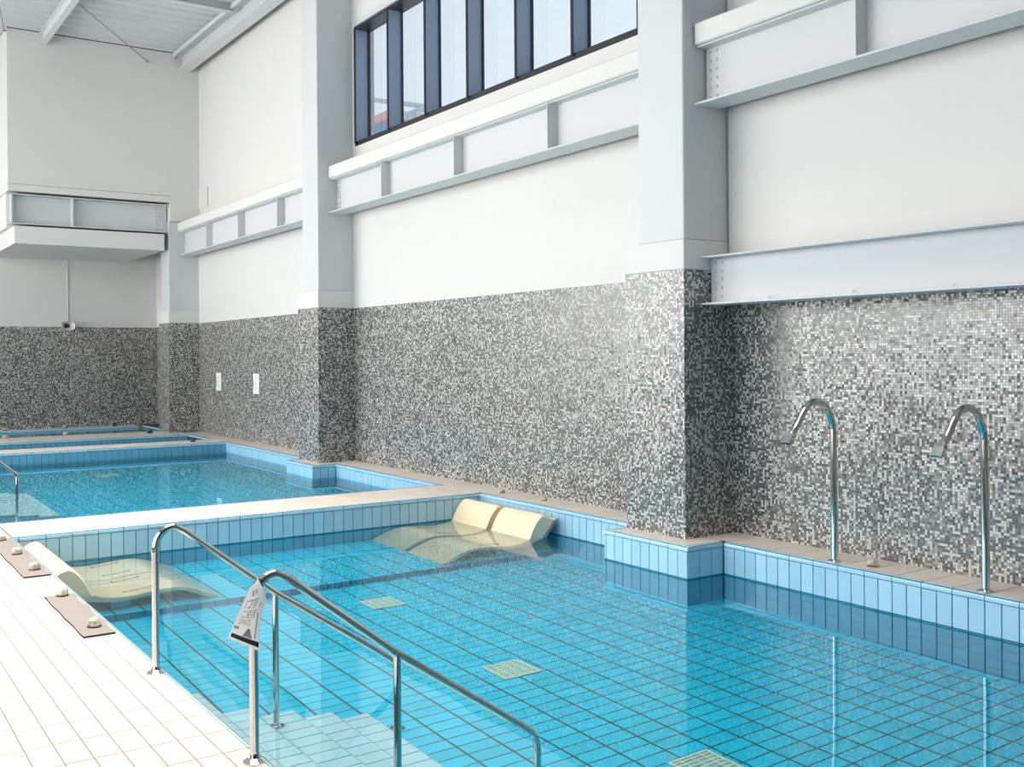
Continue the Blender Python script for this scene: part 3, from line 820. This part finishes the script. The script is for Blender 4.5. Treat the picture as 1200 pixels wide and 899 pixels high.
# ------------------------------------------------------------------ knobs, mats, grates
_kn = None
def knob(x, y, z, s, label, rz=0., grp='valve knobs', mat='knob', seed=0):
    t = thing('valve_knob', (x, y, z), label, 'knob', grp, rz)
    rnd = random.Random(seed); n = 8; V = []
    for (r, h_) in ((.8, 0), (1.0, .25), (.95, .75), (.6, 1.0)):
        for i in range(n):
            a = 2*math.pi*(i+.5)/n; j = 1+rnd.uniform(-.16, .16)
            V.append((r*j*s*math.cos(a), r*j*s*.8*math.sin(a), h_*s*1.15*(1+rnd.uniform(-.08, .08) if h_ else 1)))
    Fc = [(k*n+i, k*n+(i+1) % n, (k+1)*n+(i+1) % n, (k+1)*n+i) for k in range(3) for i in range(n)] + [tuple(range(3*n, 4*n)), tuple(range(n))[::-1]]
    MB().add(V, Fc).build('cap', MT[mat], t)
    MB().lathe([(s*.95, -.001), (s*.95, .004), (s*.8, .006)], n=12).build('collar', MT['dark'], t)
    return t
MTOP = .016
def mat_(x0, x1, y0, y1, label):
    t = thing('rubber_mat', ((x0+x1)/2, (y0+y1)/2, 0), label, 'mat', 'grey mats by the loungers')
    a, b = (x1-x0)/2, (y1-y0)/2
    N = 14; V = []
    for i in range(N+1):
        xx = -a+2*a*i/N; wob = .004*math.sin(i*1.3)
        V += [(xx, -b+wob, .013), (xx, b+wob*.6, .013), (xx, b+wob*.6, .003), (xx, -b+wob, .003)]
    top = MB().add(V, [(4*i, 4*i+4, 4*i+5, 4*i+1) for i in range(N)])
    top.build('top_layer', MT['mat'], t)
    sd = MB().add(V, [(4*i+1, 4*i+5, 4*i+6, 4*i+2) for i in range(N)] + [(4*i+3, 4*i+7, 4*i+4, 4*i) for i in range(N)] + [(4*i+2, 4*i+6, 4*i+7, 4*i+3) for i in range(N)] + [(0, 1, 2, 3), (4*N+3, 4*N+2, 4*N+1, 4*N)])
    sd.build('edge', MT['matside'], t)
mat_(5.655, 6.74, -1.318, -1.16, 'grey rubber mat on the deck on the handrail side of the other mat')
mat_(7.425, 9.12, -1.322, -1.155, 'grey rubber mat on the deck beside the cream loungers')
for i, (x, y, lb) in enumerate(((5.83, -1.25, 'cream valve knob on the grey mat end towards the handrail'), (6.70, -1.255, 'cream valve knob on the first grey mat end towards the loungers'),
                 (7.64, -1.255, 'cream valve knob on the lounger mat, at its handrail end'), (8.325, -1.25, 'cream valve knob in the middle of the lounger mat'), (9.02, -1.245, 'cream valve knob on the lounger mat beside the divider'))):
    knob(x, y, .0135, .040, lb, i*.8, seed=i)
for i, (x, y, s, lb) in enumerate(((4.431, -5.955, .043, 'small metal valve knob on the coping between the two spouts'), (9.06, -6.02, .032, 'small valve knob on the coping behind the lounger in the divider corner'),
                 (8.32, -6.03, .032, 'small valve knob on the coping behind the lounger on the column side'))):
    knob(x, y, .002, s, lb, .4+i, seed=20+i)
for i, (x, y, mt_, lb) in enumerate(((20.78, -3.97, 'knob', 'beige knob on the far divider, nearer the wall corner'), (20.62, -2.92, 'knob', 'beige knob on the far divider, away from the wall corner'),
                 (22.93, -3.24, 'knob', 'beige knob at the foot of the far mosaic wall, away from the corner'), (22.93, -4.36, 'knob', 'beige knob at the foot of the far mosaic wall, below the horn'),
                 (22.9, -5.35, 'dark', 'black fitting at the foot of the far mosaic wall near the corner'), (20.22, -5.37, 'dark', 'black fitting on the far divider beside the short column'), (17.68, -5.41, 'dark', 'black fitting on the divider at the far side of the middle pool'))):
    knob(x, y, .002, .055, lb, i, seed=40+i, mat=mt_)

def grate(x, y, z, w, label, grp):
    t = thing('floor_grate', (x, y, z), label, 'grate', grp)
    a = w/2
    MB().box(-a, a, -a, a, .006, .009).build('sump', MT['gratehole'], t)
    f = MB().box(-a, a, -a, -a+.018, .007, .02).box(-a, a, a-.018, a, .007, .02).box(-a, -a+.018, -a+.018, a-.018, .007, .02).box(a-.018, a, -a+.018, a-.018, .007, .02)
    f.build('frame', MT['grate'], t)
    k = 8
    bar = MB().box(-.006, .006, -a+.018, a-.018, .009, .018).mesh('bar', MT['grate'])
    for i in range(1, k): link('bar', bar, t, (-a+w*i/k, 0, 0))
    cb_ = MB().box(-a+.018, a-.018, -.006, .006, .01, .019).mesh('cross_bar', MT['grate'])
    for i in range(1, 4): link('cross_bar', cb_, t, (0, -a+w*i/4, 0))
for (gx, gy), lb in zip(GR, ('square pale green grate in the pool floor below the spouts', 'square pale green grate in the middle of the pool floor', 'square pale green grate in the pool floor by the lounger ledge')):
    grate(gx, gy, ZF, .265, lb, 'pool floor grates')
for gx, gy, lb in ((11.9, -3.1, 'grate under the middle pool water by the divider'), (15.9, -3.6, 'grate under the middle pool water at its far end')):
    grate(gx, gy, -1.12, .32, lb, 'middle pool grates')

# ------------------------------------------------------------------ things on the walls
def paper(x, z0, z1, w, label):
    y = shear((x, YW, 0))[1]
    t = thing('paper_sheet', (x, y, z0), label, 'paper', 'papers on the mosaic wall')
    N = 6; V = []
    for i in range(N+1):
        z = (z1-z0)*i/N; o = .004*math.sin(i*1.7)
        V += [(-w/2+o, .004+.004*math.sin(i), z), (w/2+o, .006+.003*math.cos(i), z)]
    F1 = [(2*i, 2*i+1, 2*i+3, 2*i+2) for i in range(N)]
    k = len(V)
    V2 = [(a, b-.003, c) for a, b, c in V]
    MB().add(V+V2, F1 + [tuple(k+j for j in f)[::-1] for f in F1]).build('sheet', MT['paper'], t)
    for j in (.25, .5, .75):
        zz = (z1-z0)*j
        MB().box(-.03, .03, .011, .0115, zz-.018, zz+.018).build('printed_mark', MT['faint'], t)
paper(18.9, .83, 1.157, .27, 'small white paper on the mosaic, nearer the far wall')
paper(16.93, .82, 1.165, .27, 'small white paper with a wavy edge on the mosaic, farther from the far wall')
ap = thing('access_panel', (19.77, shear((19.77, YW, 0))[1], 4.32), 'flush white access panel on the wall above the far girder', 'panel')
MB().bbox(-.29, .29, -.01, .012, 0, .37, .003).build('plate', MT['white'], ap)
MB().box(-.30, -.29, -.01, .006, 0, .37).build('shadow_gap', MT['dark'], ap)

sp = thing('horn_loudspeaker', (XW, -4.44, 2.12), 'small pale horn loudspeaker at the top of the far mosaic', 'loudspeaker')
V = []
for xx, a, b in ((-.03, .03, .03), (-.10, .05, .04), (-.17, .10, .075), (-.20, .135, .095)):
    n = 16
    for i in range(n):
        an = 2*math.pi*i/n; c_, s_ = math.cos(an), math.sin(an)
        V.append((xx, a*abs(c_)**.6*math.copysign(1, c_), -.0+b*abs(s_)**.6*math.copysign(1, s_)))
n = 16
Fc = [(k*n+i, k*n+(i+1) % n, (k+1)*n+(i+1) % n, (k+1)*n+i) for k in range(3) for i in range(n)]
V += [(x_+.012, y_*.9, z_*.9) for x_, y_, z_ in V]
Fc += [tuple(4*n+j for j in f)[::-1] for f in Fc] + [(3*n+i, 3*n+(i+1) % n, 7*n+(i+1) % n, 7*n+i) for i in range(n)]
MB().add(V, Fc).build('horn', MT['white'], sp, smooth=True)
MB().tube([(-.02, 0, 0), (-.10, 0, 0), (-.15, 0, 0)], [.05, .045, .012], 12).build('driver', MT['dark'], sp, smooth=True)
MB().bbox(-.09, 0, -.02, .02, .05, .11, .004).build('bracket', MT['white'], sp)
cb = thing('cable_conduit', (XW, -4.47, 2.25), 'thin pale conduit rising from the horn loudspeaker', 'conduit')
MB().tube([(-.012, 0, 0), (-.012, 0, 1.2)], .009, 8).build('pipe', MT['white'], cb)

# ------------------------------------------------------------------ outside the clerestory window
ob = thing('building', (38.35, -20, 0), 'pale building with a pink storey and red band beyond the window', 'building')
MB().box(0, 14, -8, 0, 11.28, 11.7).build('upper_storey', MT['outpink'], ob)
MB().box(-.1, 14.1, -8, .1, 11.08, 11.28).build('red_band', MT['outred'], ob)
MB().box(-.3, 14.3, -8.3, .4, 0, 11.08).build('lower_storeys', MT['outblue'], ob)
cn = thing('canopy_frame', (16.5, -9, 0), 'pale steel canopy frame standing outside the window', 'frame')
MB().tube([(2.6, 0, 6.68), (-1.2, 0, 5.68)], .045, 8).build('sloping_bar', MT['outpale'], cn)
MB().tube([(.6, 0, 5.83), (-.7, 0, 5.80)], .06, 8).build('top_rail', MT['outpale'], cn)
for px_ in (.02, -.26): MB().tube([(px_, 0, 0), (px_, 0, 5.82)], .04, 8).build('post', MT['outpale'], cn)
